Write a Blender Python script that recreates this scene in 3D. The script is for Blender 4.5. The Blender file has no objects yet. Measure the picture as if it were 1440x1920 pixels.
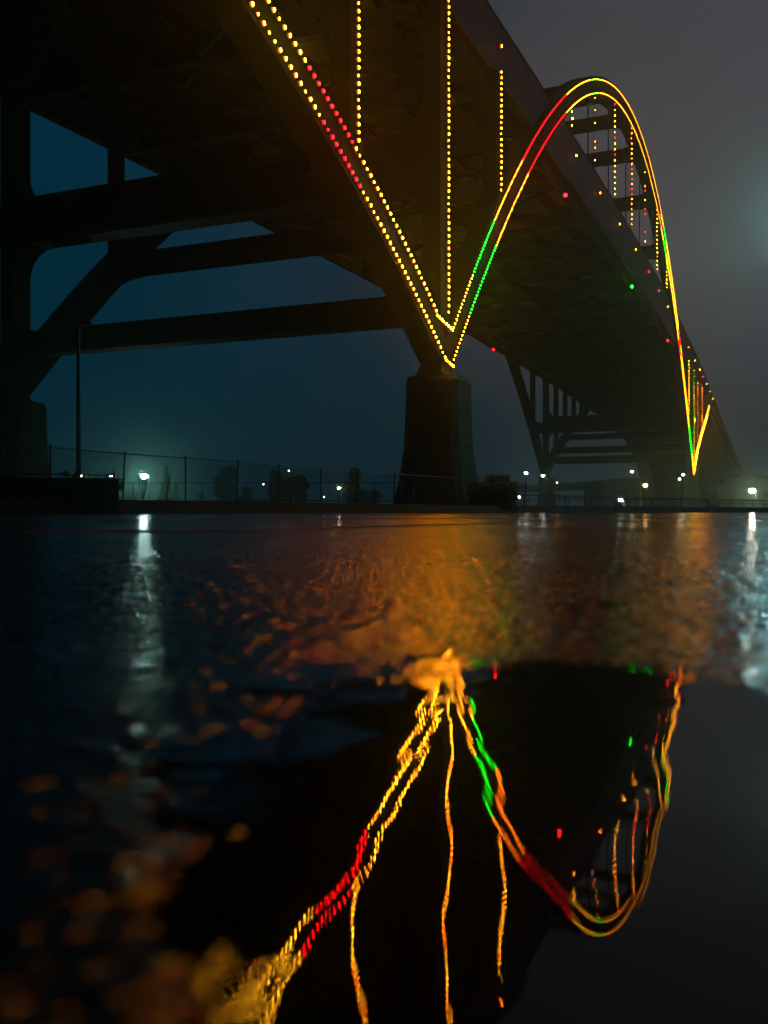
import bpy, bmesh, math, random
import numpy as np
from mathutils import Vector, Matrix

random.seed(7)
rng = np.random.default_rng(11)
S = bpy.context.scene
C = S.collection
R = math.radians

# ------------------------------------------------------------------ camera
CAM_H = 0.052
cam_d = bpy.data.cameras.new('camera')
cam_d.sensor_fit = 'HORIZONTAL'
cam_d.sensor_width = 36.0
cam_d.lens = 36.0 * 1762 / 1440
cam_d.clip_start = 0.005
cam_d.clip_end = 6000
cam_d.dof.use_dof = True
cam_d.dof.focus_distance = 62.0
cam_d.dof.aperture_fstop = 13.5
cam = bpy.data.objects.new('camera', cam_d)
cam.location = (0, 0, CAM_H)
cam.rotation_euler = (R(90), 0, 0)
C.objects.link(cam)
S.camera = cam

# ------------------------------------------------------------------ sky: last dusk blue + city glow on low cloud
SUN_EL, SUN_ROT = R(-5.0), R(200)
w = bpy.data.worlds.new('World')
S.world = w
w.use_nodes = True
nt = w.node_tree
nt.nodes.clear()
N = nt.nodes.new
out = N('ShaderNodeOutputWorld')
sky = N('ShaderNodeTexSky')
sky.sky_type = 'NISHITA'
sky.sun_disc = False
sky.sun_elevation = SUN_EL
sky.sun_rotation = SUN_ROT
bg1 = N('ShaderNodeBackground'); bg1.inputs['Strength'].default_value = 0.05
nt.links.new(sky.outputs[0], bg1.inputs['Color'])
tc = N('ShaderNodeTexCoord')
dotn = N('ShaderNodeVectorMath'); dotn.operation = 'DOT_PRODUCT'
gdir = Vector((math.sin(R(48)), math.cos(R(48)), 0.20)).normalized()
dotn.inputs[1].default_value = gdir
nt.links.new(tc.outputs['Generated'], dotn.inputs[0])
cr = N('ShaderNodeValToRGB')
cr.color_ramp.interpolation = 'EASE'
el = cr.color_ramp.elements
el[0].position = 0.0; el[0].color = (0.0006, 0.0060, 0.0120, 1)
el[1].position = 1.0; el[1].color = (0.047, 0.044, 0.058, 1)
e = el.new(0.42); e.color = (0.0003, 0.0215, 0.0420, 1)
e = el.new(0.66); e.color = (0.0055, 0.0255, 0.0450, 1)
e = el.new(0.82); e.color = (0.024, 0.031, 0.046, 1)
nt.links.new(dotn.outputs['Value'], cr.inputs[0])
nz = N('ShaderNodeTexNoise'); nz.inputs['Scale'].default_value = 2.2
nz.inputs['Detail'].default_value = 5; nz.inputs['Roughness'].default_value = 0.5
nt.links.new(tc.outputs['Generated'], nz.inputs['Vector'])
mr = N('ShaderNodeMapRange'); mr.inputs['From Min'].default_value = 0.3; mr.inputs['From Max'].default_value = 0.7
mr.inputs['To Min'].default_value = 0.72; mr.inputs['To Max'].default_value = 1.28
nt.links.new(nz.outputs['Fac'], mr.inputs['Value'])
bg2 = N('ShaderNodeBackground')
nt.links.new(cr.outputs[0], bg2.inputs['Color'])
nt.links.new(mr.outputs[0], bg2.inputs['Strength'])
# halo of the bridge bulbs in the fog, painted into the sky as a warm spot
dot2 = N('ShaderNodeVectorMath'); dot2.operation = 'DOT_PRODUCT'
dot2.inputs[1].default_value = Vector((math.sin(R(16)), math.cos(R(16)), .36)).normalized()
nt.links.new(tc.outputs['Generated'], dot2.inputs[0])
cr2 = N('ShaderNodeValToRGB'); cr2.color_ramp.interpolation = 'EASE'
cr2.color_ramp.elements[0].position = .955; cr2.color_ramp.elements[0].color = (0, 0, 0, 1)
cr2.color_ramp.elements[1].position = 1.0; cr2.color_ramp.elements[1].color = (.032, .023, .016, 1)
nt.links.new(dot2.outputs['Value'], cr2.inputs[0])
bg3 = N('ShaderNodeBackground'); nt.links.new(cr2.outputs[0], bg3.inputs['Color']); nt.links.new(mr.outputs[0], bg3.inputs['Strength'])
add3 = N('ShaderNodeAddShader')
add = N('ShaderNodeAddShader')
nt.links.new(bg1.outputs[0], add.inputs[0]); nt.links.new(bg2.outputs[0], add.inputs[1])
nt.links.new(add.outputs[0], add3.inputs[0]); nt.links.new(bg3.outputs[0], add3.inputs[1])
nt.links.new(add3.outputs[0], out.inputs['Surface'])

# the sun is down: what is left of it is a trace of diffuse dusk light
sd = bpy.data.lights.new('sun', 'SUN'); sd.energy = 0.002; sd.angle = R(20); sd.color = (0.6, 0.8, 1.0)
so = bpy.data.objects.new('sun', sd); so.rotation_euler = (R(50), 0, R(160)); C.objects.link(so)

vs = S.view_settings
S.display_settings.display_device = 'sRGB'
vs.view_transform = 'Standard'
vs.look = 'None'
vs.exposure = 0.0
vs.gamma = 1.0
vs.use_curve_mapping = False
cy = S.cycles
cy.use_denoising = True
cy.max_bounces = 6; cy.diffuse_bounces = 2; cy.glossy_bounces = 3; cy.transmission_bounces = 3
cy.volume_bounces = 0; cy.transparent_max_bounces = 8
cy.sample_clamp_indirect = 4.0
cy.caustics_reflective = False; cy.caustics_refractive = False
cy.use_light_tree = True

# ------------------------------------------------------------------ bridge frame of reference
TH = R(23.0024); ST, CT = math.sin(TH), math.cos(TH)
PAN = 600 * .3048 / 14            # one panel of the main span
S0 = 5.028; C0 = 21.753
D = Vector((ST, CT, 0)); NL = Vector((-CT, ST, 0)); UPV = Vector((0, 0, 1))
WB = 35.6                         # spacing of the two arch ribs
RW = 1.3                          # rib box width

def P(t, s, z):                   # t panels along the bridge, s metres left of the lit rib's face, z height
    L = PAN * (t + S0)
    return Vector((-C0 + ST * L - CT * s, CT * L + ST * s, z + CAM_H))

_up = np.array([[0, 11.2], [.13, 12.36], [.32, 15.26], [.68, 19.92], [1.25, 26.64], [1.78, 32.78], [2.6, 40.34], [3.41, 46.51], [3.88, 49.41],
                [4.4, 52.02], [5.32, 55.32], [6.32, 57.31], [7.33, 56.77], [8.26, 55.13], [9.47, 49.76], [10.45, 43.11],
                [11.49, 35.86], [12.89, 20.54], [13.73, 11.91], [13.95, 10.6]])
_pu = np.polyfit(_up[:, 0], _up[:, 1], 5)
_lo = np.array([[0, 9.2], [.1, 10.0], [.39, 13.99], [.79, 19.06], [1.25, 24.41], [1.78, 30.45], [2.42, 36.91], [3.19, 43.46], [3.93, 48.47],
                [4.69, 51.95], [5.49, 54.08], [6.32, 54.98], [7.1, 54.45], [8.3, 52.5], [9.5, 47.3], [10.5, 40.7], [11.5, 33.6],
                [12.9, 18.3], [13.75, 9.9], [13.95, 8.9]])
_pl = np.polyfit(_lo[:, 0], _lo[:, 1], 5)
TE = 13.95

def arch_up(t): return float(np.polyval(_pu, t))
def arch_lo(t): return float(np.polyval(_pl, t))
def side_up(u): return 11.2 + 7.9 * u - 1.2 * u * u if u < 1.7 else 11.2 + 7.9 * 1.7 - 1.2 * 2.89 + 4.6 * (u - 1.7)
def side_lo(u): return 9.5 + 7.89 * u - 1.044 * u * u if u < 1.7 else 9.5 + 7.89 * 1.7 - 1.044 * 2.89 + 4.7 * (u - 1.7)
def low(t):
    if t < 0: return 33.4 + .4 * t
    if t > 20: return low(20) - .66 * (t - 20)
    return 35.2 - .022 * (t - 9) ** 2
def top(t):
    if t < 0: return low(t) + 4.2
    if t > 20: return low(t) + 4.4 - 1.6 * min(1, (t - 20) / 6)
    return max(41.4 - .045 * (t - 9.5) ** 2, low(t) + 4.2)
def tz_at(px, py, sl=0.0):        # where a ray of the photograph meets the vertical plane s = sl
    k = (px - 720) / 1762
    L = (C0 + CT * sl + k * ST * sl) / (ST - k * CT)
    Y = CT * L + ST * sl
    return L / PAN - S0, (960 - py) * Y / 1762
def PX(px, py, Y):                # a point seen at a pixel, Y metres ahead
    return Vector(((px - 720) / 1762 * Y, Y, (960 - py) / 1762 * Y + CAM_H))

# ------------------------------------------------------------------ helpers
WORLD = {}
def wpos(o): return WORLD.get(o.name, Vector((0, 0, 0))) if o else Vector((0, 0, 0))
def tag(o, label=None, cat=None, group=None, kind=None):
    if label: o['label'] = label
    if cat: o['category'] = cat
    if group: o['group'] = group
    if kind: o['kind'] = kind
    return o
def empty(name, loc, label=None, cat=None, group=None):
    o = bpy.data.objects.new(name, None); C.objects.link(o); o.location = loc
    o.empty_display_size = .2
    WORLD[o.name] = Vector(loc)
    return tag(o, label, cat, group)
def link(name, me, parent=None, loc=None):
    o = bpy.data.objects.new(name, me); C.objects.link(o)
    if parent: o.parent = parent
    base = Vector(loc) if loc is not None else wpos(parent)
    o.location = base - wpos(parent)
    WORLD[o.name] = base
    return o

class MB:
    def __init__(s): s.v = []; s.f = []; s.m = []; s.cm = 0
    def quadbox(s, a, b):          # a, b: lists of n points, two matching polygons -> closed prism
        n = len(a); k = len(s.v)
        s.v += [Vector(p) for p in a] + [Vector(p) for p in b]
        s.f.append(tuple(range(k + n - 1, k - 1, -1))); s.f.append(tuple(range(k + n, k + 2 * n)))
        for i in range(n):
            j = (i + 1) % n
            s.f.append((k + i, k + j, k + n + j, k + n + i))
        s.m += [s.cm] * (n + 2)
        return s
    def box(s, c, ex, ey, ez, hx, hy, hz):
        c = Vector(c)
        a = [c - ez * hz + ex * sx * hx + ey * sy * hy for sx, sy in ((-1, -1), (1, -1), (1, 1), (-1, 1))]
        return s.quadbox(a, [p + ez * 2 * hz for p in a])
    def abox(s, x0, x1, y0, y1, z0, z1):
        return s.box(((x0 + x1) / 2, (y0 + y1) / 2, (z0 + z1) / 2), Vector((1, 0, 0)), Vector((0, 1, 0)), UPV,
                     (x1 - x0) / 2, (y1 - y0) / 2, (z1 - z0) / 2)
    def beam(s, p, q, wd, hd, side=None):   # box between two points; wd along side, hd the other way
        p, q = Vector(p), Vector(q); d = (q - p)
        ln = d.length; d = d / ln
        sd = Vector(side) if side is not None else (UPV if abs(d.z) < .9 else Vector((1, 0, 0))).cross(d)
        sd = (sd - d * sd.dot(d)).normalized(); u = d.cross(sd)
        a = [p + sd * sx * wd / 2 + u * sy * hd / 2 for sx, sy in ((-1, -1), (1, -1), (1, 1), (-1, 1))]
        return s.quadbox(a, [x + d * ln for x in a])
    def tube(s, pts, r, n=6, cap=True):
        pts = [Vector(p) for p in pts]; k0 = len(s.v); m = len(pts)
        rr = r if isinstance(r, (list, tuple)) else [r] * m
        for i, p in enumerate(pts):
            d = (pts[min(i + 1, m - 1)] - pts[max(i - 1, 0)]).normalized()
            a = (UPV if abs(d.z) < .9 else Vector((1, 0, 0))).cross(d).normalized(); b = d.cross(a)
            for j in range(n):
                t = 2 * math.pi * j / n
                s.v.append(p + (a * math.cos(t) + b * math.sin(t)) * rr[i])
        for i in range(m - 1):
            for j in range(n):
                A = k0 + i * n + j; B = k0 + i * n + (j + 1) % n
                s.f.append((A, B, B + n, A + n)); s.m.append(s.cm)
        if cap:
            s.f.append(tuple(range(k0 + n - 1, k0 - 1, -1))); s.f.append(tuple(range(k0 + (m - 1) * n, k0 + m * n)))
            s.m += [s.cm] * 2
        return s
    def ball(s, c, r, sub=1, sq=(1, 1, 1)):
        bm = bmesh.new(); bmesh.ops.create_icosphere(bm, subdivisions=sub, radius=r)
        k = len(s.v); c = Vector(c)
        s.v += [c + Vector((v.co.x * sq[0], v.co.y * sq[1], v.co.z * sq[2])) for v in bm.verts]
        bm.verts.index_update()
        for f in bm.faces: s.f.append(tuple(k + v.index for v in f.verts)); s.m.append(s.cm)
        bm.free(); return s
    def build(s, name, mat, parent=None, loc=None, smooth=False, bevel=0):
        base = Vector(loc) if loc is not None else wpos(parent)
        me = bpy.data.meshes.new(name)
        me.from_pydata([tuple(v - base) for v in s.v], [], s.f)
        for m in (mat if isinstance(mat, (list, tuple)) else [mat]): me.materials.append(m)
        if any(s.m): me.polygons.foreach_set('material_index', s.m)
        if smooth: me.polygons.foreach_set('use_smooth', [True] * len(me.polygons))
        me.update()
        o = link(name, me, parent, base)
        if bevel:
            b = o.modifiers.new('bevel', 'BEVEL'); b.width = bevel; b.segments = 2; b.limit_method = 'ANGLE'
        return o

def mat(name, col, rough=.5, metal=0.0, noise=None, spec=.5, bump=None, emit=None, estr=0, coat=0):
    m = bpy.data.materials.new(name); m.use_nodes = True
    t = m.node_tree; b = t.nodes['Principled BSDF']
    b.inputs['Base Color'].default_value = (*col, 1); b.inputs['Roughness'].default_value = rough
    b.inputs['Metallic'].default_value = metal; b.inputs['Specular IOR Level'].default_value = spec
    b.inputs['Coat Weight'].default_value = coat; b.inputs['Coat Roughness'].default_value = .15
    if noise or bump:
        tcn = t.nodes.new('ShaderNodeTexCoord'); 
        n = t.nodes.new('ShaderNodeTexNoise'); n.inputs['Detail'].default_value = 6; n.inputs['Roughness'].default_value = .62
        n.inputs['Scale'].default_value = (noise or bump)[0]
        t.links.new(tcn.outputs['Object'], n.inputs['Vector'])
        if noise:
            r = t.nodes.new('ShaderNodeValToRGB')
            r.color_ramp.elements[0].position = .32; r.color_ramp.elements[1].position = .7
            k = noise[1]
            r.color_ramp.elements[0].color = (*[c * (1 - k) for c in col], 1)
            r.color_ramp.elements[1].color = (*[min(1, c * (1 + k)) for c in col], 1)
            t.links.new(n.outputs['Fac'], r.inputs[0]); t.links.new(r.outputs[0], b.inputs['Base Color'])
            q = t.nodes.new('ShaderNodeMapRange'); q.inputs['To Min'].default_value = max(.05, rough - .15); q.inputs['To Max'].default_value = min(1, rough + .15)
            t.links.new(n.outputs['Fac'], q.inputs['Value']); t.links.new(q.outputs[0], b.inputs['Roughness'])
        if bump:
            n2 = t.nodes.new('ShaderNodeTexNoise'); n2.inputs['Scale'].default_value = bump[0]; n2.inputs['Detail'].default_value = 5
            t.links.new(tcn.outputs['Object'], n2.inputs['Vector'])
            bp = t.nodes.new('ShaderNodeBump'); bp.inputs['Distance'].default_value = bump[1]; bp.inputs['Strength'].default_value = 1
            t.links.new(n2.outputs['Fac'], bp.inputs['Height']); t.links.new(bp.outputs[0], b.inputs['Normal'])
    if emit:
        b.inputs['Emission Color'].default_value = (*emit, 1); b.inputs['Emission Strength'].default_value = estr
    return m

M = {}
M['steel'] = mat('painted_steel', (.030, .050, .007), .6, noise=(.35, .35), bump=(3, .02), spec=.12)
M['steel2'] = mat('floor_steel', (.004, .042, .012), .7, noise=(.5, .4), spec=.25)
M['fascia'] = mat('fascia_panel_grey', (.15, .20, .28), .6, noise=(.4, .15))
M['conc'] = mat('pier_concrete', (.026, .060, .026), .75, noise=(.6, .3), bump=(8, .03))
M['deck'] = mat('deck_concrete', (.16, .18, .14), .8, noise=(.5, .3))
M['dark'] = mat('dark_metal', (.03, .03, .03), .45)
M['galv'] = mat('galvanised_steel', (.10, .11, .11), .45, metal=.4, noise=(6, .3))
M['grass'] = mat('bank_soil', (.02, .03, .012), .95, noise=(2, .5), bump=(9, .15))
M['leaf'] = mat('leaf', (.045, .07, .028), .75, noise=(.8, .5))
M['leaf2'] = mat('needle', (.028, .05, .030), .8, noise=(.8, .5))
M['bark'] = mat('bark', (.05, .04, .03), .9, noise=(3, .4))
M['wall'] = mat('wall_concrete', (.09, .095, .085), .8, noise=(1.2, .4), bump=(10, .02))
M['brick'] = mat('building_wall', (.13, .12, .11), .85, noise=(.3, .3))
M['glass'] = mat('window_glass', (.02, .025, .03), .15)
M['river'] = mat('river_water', (.01, .015, .015), .12, bump=(.7, .12), spec=.6)

LEDC = {'amber': ((1.0, .27, .005), 170), 'yellow': ((1.0, .38, .009), 170), 'orange': ((1.0, .15, .004), 170),
        'red': ((1.0, .0010, .0022), 130), 'green': ((.002, 1.0, .006), 90), 'white': ((1.0, .86, .62), 50)}
for k, (c, e_) in LEDC.items():
    M['led_' + k] = mat('led_' + k, (.3, .3, .3), .4, emit=c, estr=e_)
    M['led_halo_' + k] = mat('led_halo_' + k, (.2, .2, .2), .5, emit={'amber': (1, .16, .0), 'yellow': (1, .24, .0), 'orange': (1, .09, 0), 'red': (1, 0, .02), 'green': (0, 1, .04), 'white': (1, .7, .4)}[k], estr=.95)  # dim coloured glow standing in for the halo round each bulb
    M['led_soft_' + k] = mat('led_soft_' + k, (.3, .3, .3), .4, emit=c, estr=e_ * .25)

# ------------------------------------------------------------------ ground, river, far bank
def struct(o): return tag(o, kind='structure')

# --- noise tools
def perlin(x, y, seed=0):
    xi = np.floor(x).astype(np.int64); yi = np.floor(y).astype(np.int64)
    xf = x - xi; yf = y - yi
    u = xf * xf * xf * (xf * (xf * 6 - 15) + 10); v = yf * yf * yf * (yf * (yf * 6 - 15) + 10)
    def g(i, j, a, b):
        h = (i * 374761393 + j * 668265263 + seed * 1442695041) & 0x7fffffff
        h = ((h ^ (h >> 13)) * 1274126177) & 0x7fffffff
        an = (h % 4096) / 4096 * 2 * np.pi
        return np.cos(an) * a + np.sin(an) * b
    n00 = g(xi, yi, xf, yf); n10 = g(xi + 1, yi, xf - 1, yf)
    n01 = g(xi, yi + 1, xf, yf - 1); n11 = g(xi + 1, yi + 1, xf - 1, yf - 1)
    return ((n00 * (1 - u) + n10 * u) * (1 - v) + (n01 * (1 - u) + n11 * u) * v) * 1.5
def cells(x, y, seed=0):           # domed stones: random height per cell, rounded
    xi = np.floor(x).astype(np.int64); yi = np.floor(y).astype(np.int64)
    best = np.full(x.shape, -9.0)
    for di in (-1, 0, 1):
        for dj in (-1, 0, 1):
            i = xi + di; j = yi + dj
            h = (i * 73856093 + j * 19349663 + seed * 83492791) & 0x7fffffff
            h = ((h ^ (h >> 11)) * 2654435761) & 0x7fffffff
            r1 = (h % 1021) / 1021; r2 = ((h >> 9) % 1021) / 1021; r3 = ((h >> 17) % 1021) / 1021
            d2 = (x - i - .15 - .7 * r1) ** 2 + (y - j - .15 - .7 * r2) ** 2
            best = np.maximum(best, .35 + .65 * r3 - d2 * (1.1 + .8 * r1))
    return np.clip(best, -.6, 1)

GX0, GX1, GY0, GY1 = -1.5, 1.5, .035, 3.4
a_ = np.linspace(-1, 1, 561); gx = np.sinh(a_ * 4.2) / math.sinh(4.2) * GX1
gy = GY0 * np.exp(np.linspace(0, math.log(GY1 / GY0), 900))
XX, YY = np.meshgrid(gx, gy)
ed = np.minimum(np.minimum(GX1 - np.abs(XX), GY1 - YY) / .5, (YY - GY0) / .02)
ed = np.clip(ed, 0, 1); ed = ed * ed * (3 - 2 * ed)
far = np.clip(.5 + (YY - .28) / .55, .5, 1.0)
fl_ = np.clip(1.0 - (YY - .20) / .22, .10, 1)
lowf = perlin(XX / .16 + 3.3, YY / .16 + 8.1, 1) * .0011 + perlin(XX / .06, YY / .06, 2) * .0006
def basin(cx, cy, rx, ry, dp):
    q = ((XX - cx) / rx) ** 2 + ((YY - cy) / ry) ** 2 + .22 * perlin(XX / .035 + 7, YY / .035, 5)
    return -dp * np.clip(2.2 * (1 - q), 0, 1)
bas = np.minimum(basin(.047, .165, .078, .180, .00170), 0)
stones = cells(XX / .0095, YY / .0095, 3) * .00070 + cells(XX / .0046, YY / .0046, 9) * .00085
hz = .0003 + (-.00045 * np.clip(1 - (YY - .25) / .2, 0, 1) + lowf * fl_ + bas + stones * far) * ed
WL = -.0002                         # water level of the puddle
def grid_mesh(name, Z, keep=None, mats=(), smooth=True):
    ny, nx = Z.shape
    co = np.stack([XX, YY, Z], -1).reshape(-1, 3)
    idx = np.arange(nx * ny).reshape(ny, nx)
    q = np.stack([idx[:-1, :-1], idx[:-1, 1:], idx[1:, 1:], idx[1:, :-1]], -1)
    if keep is not None:
        kq = keep[:-1, :-1] | keep[:-1, 1:] | keep[1:, 1:] | keep[1:, :-1]
        q = q[kq]
    q = q.reshape(-1, 4)
    used, inv = np.unique(q, return_inverse=True)
    co = co[used]; q = inv.reshape(-1, 4)
    me = bpy.data.meshes.new(name)
    me.vertices.add(len(co)); me.vertices.foreach_set('co', co.ravel().astype(np.float32))
    me.loops.add(q.size); me.loops.foreach_set('vertex_index', q.ravel().astype(np.int32))
    me.polygons.add(len(q)); me.polygons.foreach_set('loop_start', np.arange(0, q.size, 4, dtype=np.int32))
    me.polygons.foreach_set('use_smooth', np.ones(len(q), bool))
    for m_ in mats: me.materials.append(m_)
    me.update(calc_edges=True); me.validate()
    return me

def asphalt_mat(name, r0, r1, bd):
    m = bpy.data.materials.new(name); m.use_nodes = True
    t = m.node_tree; b = t.nodes['Principled BSDF']; n = t.nodes.new; L = t.links.new
    tcn = n('ShaderNodeTexCoord')
    # colour of the stones
    v = n('ShaderNodeTexVoronoi'); v.inputs['Scale'].default_value = 110; L(tcn.outputs['Object'], v.inputs['Vector'])
    r = n('ShaderNodeValToRGB'); r.color_ramp.elements[0].color = (.009, .014, .011, 1); r.color_ramp.elements[1].color = (.030, .040, .032, 1)
    sep = n('ShaderNodeSeparateColor'); L(v.outputs['Color'], sep.inputs[0]); L(sep.outputs[0], r.inputs[0]); L(r.outputs[0], b.inputs['Base Color'])
    # film of water: smooth patches far off, gritty nearer
    n1 = n('ShaderNodeTexNoise'); n1.inputs['Scale'].default_value = .55; n1.inputs['Detail'].default_value = 6; n1.inputs['Roughness'].default_value = .6
    mp = n('ShaderNodeMapping'); mp.inputs['Scale'].default_value = (.45, 1.0, 1); L(tcn.outputs['Object'], mp.inputs['Vector']); L(mp.outputs[0], n1.inputs['Vector'])
    mr1 = n('ShaderNodeMapRange'); mr1.inputs['From Min'].default_value = .38; mr1.inputs['From Max'].default_value = .60
    mr1.inputs['To Min'].default_value = r0; mr1.inputs['To Max'].default_value = r1
    L(n1.outputs['Fac'], mr1.inputs['Value']); L(mr1.outputs[0], b.inputs['Roughness'])
    # relief
    n2 = n('ShaderNodeTexVoronoi'); n2.inputs['Scale'].default_value = 150; n2.feature = 'SMOOTH_F1'; L(tcn.outputs['Object'], n2.inputs['Vector'])
    n3 = n('ShaderNodeTexNoise'); n3.inputs['Scale'].default_value = 9; n3.inputs['Detail'].default_value = 9; n3.inputs['Roughness'].default_value = .6; L(tcn.outputs['Object'], n3.inputs['Vector'])
    mx = n('ShaderNodeMath'); mx.operation = 'MULTIPLY_ADD'; mx.inputs[1].default_value = 4.0
    L(n3.outputs['Fac'], mx.inputs[0]); L(n2.outputs['Distance'], mx.inputs[2])
    bp = n('ShaderNodeBump'); bp.inputs['Strength'].default_value = .45; bp.inputs['Distance'].default_value = bd
    L(mx.outputs[0], bp.inputs['Height']); L(bp.outputs[0], b.inputs['Normal'])
    # close to the pool the film of water is thicker and the pores are filled
    sx = n('ShaderNodeSeparateXYZ'); L(tcn.outputs['Object'], sx.inputs[0])
    nw = n('ShaderNodeTexNoise'); nw.inputs['Scale'].default_value = 14; L(tcn.outputs['Object'], nw.inputs['Vector'])
    ad = n('ShaderNodeMath'); ad.operation = 'MULTIPLY_ADD'; ad.inputs[1].default_value = .35; L(nw.outputs['Fac'], ad.inputs[0]); L(sx.outputs['Y'], ad.inputs[2])
    wet = n('ShaderNodeMapRange'); wet.interpolation_type = 'SMOOTHSTEP'; wet.inputs['From Min'].default_value = .38; wet.inputs['From Max'].default_value = 1.1
    wet.inputs['To Min'].default_value = .4; wet.inputs['To Max'].default_value = 1.0
    L(ad.outputs[0], wet.inputs['Value']); L(wet.outputs[0], bp.inputs['Strength'])
    b.inputs['IOR'].default_value = 1.36; b.inputs['Specular IOR Level'].default_value = .5
    return m
M['asphalt'] = asphalt_mat('wet_asphalt', .10, .20, .0014)
me_a = grid_mesh('asphalt', hz, None, [M['asphalt']])
o = struct(link('asphalt', me_a))

depth = WL - hz
rip = (perlin(XX / .030, YY / .030, 21) * .000125 + perlin(XX / .013 + 3, YY / .013, 22) * .000023
       + perlin(XX / .0052, YY / .0052, 23) * .0000042)
men = .00028 * np.exp(-np.clip(depth, 0, .02) / .00040)
puddle_z = WL + rip + men
keep = (depth > -.0005) & (XX > -.22) & (XX < .22) & (YY < .55)
mw = mat('puddle_water', (.006, .008, .006), .012, spec=.5); mw.node_tree.nodes['Principled BSDF'].inputs['IOR'].default_value = 1.34
o = struct(link('puddle', grid_mesh('puddle', puddle_z, keep, [mw])))

# the rest of the wet lot, a slab round the fine patch, out to the quay
lot = [(-160, -70), (160, -70), (160, 222), (40.5, 98.5), (13, 69.5), (7.5, 82), (-160, 82)]
mb = MB()
top_v = [Vector((x, y, 0)) for x, y in lot]; k = 0
mb.v += top_v + [Vector((GX0, GY0, .0004)), Vector((GX1, GY0, .0004)), Vector((GX1, GY1, .0004)), Vector((GX0, GY1, .0004))]
a, b, c, d = 7, 8, 9, 10
mb.f += [(0, 1, b, a), (1, 2, 3, 4, c, b), (4, 5, 6, d, c), (6, 0, a, d)]
mb.m += [0] * 4
k = len(mb.v); mb.v += [v - UPV * 2.5 for v in top_v]
for i in range(7):
    j = (i + 1) % 7; mb.f.append((j, i, k + i, k + j)); mb.m.append(0)
o = struct(mb.build('ground', M['asphalt']))
mb = MB(); mb.v += [Vector(p) for p in ((-2500, -400, -1.6), (2500, -400, -1.6), (2500, 2600, -1.6), (-2500, 2600, -1.6))]; mb.f.append((0, 1, 2, 3)); mb.m.append(0)
o = struct(mb.build('river', M['river']))
fa = [P(12.6, 900, -CAM_H), P(12.6, -520, -CAM_H), P(190, -900, -CAM_H), P(190, 1300, -CAM_H)]
mb = MB().quadbox([Vector((p.x, p.y, -2.4)) for p in fa], [Vector((p.x, p.y, .02)) for p in fa])
o = struct(mb.build('far_bank', M['grass']))

# tar seams across the lot
mb = MB()
for (x0, y0, x1, y1, wd) in ((-2.2, 1.9, -.33, 2.45, .03), (-.33, 2.45, .55, 4.2, .05), (-3, 6.0, 6, 8.2, .08), (-9, 13, 14, 16, .1)):
    p, q = Vector((x0, y0, .0030)), Vector((x1, y1, .0030)); n_ = 14
    pts = [p.lerp(q, i / n_) + Vector((0, random.uniform(-.05, .05), 0)) for i in range(n_ + 1)]
    for i in range(n_):
        kk = len(mb.v); wv = Vector((0, wd / 2, 0)); lift = Vector((0, 0, .004))
        mb.v += [pts[i] - wv, pts[i + 1] - wv, pts[i + 1] + lift, pts[i] + lift, pts[i + 1] + wv, pts[i] + wv]
        mb.f += [(kk, kk + 1, kk + 2, kk + 3), (kk + 3, kk + 2, kk + 4, kk + 5)]; mb.m += [0, 0]
M['tar'] = mat('tar', (.008, .008, .008), .6)
o = struct(mb.build('tar_seam', M['tar']))

# ------------------------------------------------------------------ the bridge
BR = empty('arch_bridge', P(7, 16, 0), 'long steel arch bridge outlined by coloured bulbs crossing the whole picture', 'bridge')
def rib(name, ts, fu, fl, s0, s1, tt, mg=.32):
    mb = MB(); k = 0
    for i, u in enumerate(ts):
        zu, zl = fu(u), fl(u)
        sl = math.atan2((fu(u + .05) - fu(u - .05)), .1 * PAN)
        m_ = mg / math.cos(sl)
        mb.v += [P(tt(u), s0, zu + m_), P(tt(u), s1, zu + m_), P(tt(u), s1, zl - m_), P(tt(u), s0, zl - m_)]
    n = len(ts)
    for i in range(n - 1):
        for j in range(4):
            a = i * 4 + j; b = i * 4 + (j + 1) % 4
            mb.f.append((a, b, b + 4, a + 4)); mb.m.append(0)
    mb.f += [(3, 2, 1, 0), tuple(range(4 * n - 4, 4 * n))]; mb.m += [0, 0]
    o = mb.build(name, M['steel'], BR)
    # stiffener flanges: thin edge plates standing 6 cm proud of the web
    mf = MB()
    for e_ in (0, 1):
        for i in range(n - 1):
            q = []
            for u in (ts[i], ts[i + 1]):
                z = (fu(u) + mg / math.cos(math.atan2(fu(u + .05) - fu(u - .05), .1 * PAN))) if e_ == 0 else (fl(u) - mg / math.cos(math.atan2(fu(u + .05) - fu(u - .05), .1 * PAN)))
                q.append((tt(u), z))
            (t0, z0), (t1, z1) = q
            hgt = .07 if e_ == 0 else -.07
            A = [P(t0, s0 - .12, z0), P(t0, s1 + .12, z0), P(t0, s1 + .12, z0 + hgt), P(t0, s0 - .12, z0 + hgt)]
            Bq = [P(t1, s0 - .12, z1), P(t1, s1 + .12, z1), P(t1, s1 + .12, z1 + hgt), P(t1, s0 - .12, z1 + hgt)]
            mf.quadbox(A, Bq)
    mf.build('flange', M['steel'], o)
    return o
tsm = [TE * i / 84 for i in range(85)]
tss = [5.0 * i / 24 for i in range(25)]
for s0 in (0, WB):
    rib('arch_rib', tsm, arch_up, arch_lo, s0, s0 + RW, lambda u: u)
    rib('side_rib', tss, side_up, side_lo, s0 + .003, s0 + RW - .003, lambda u: -u)
    rib('side_rib', tss, side_up, side_lo, s0 + .003, s0 + RW - .003, lambda u: TE + u)

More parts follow.
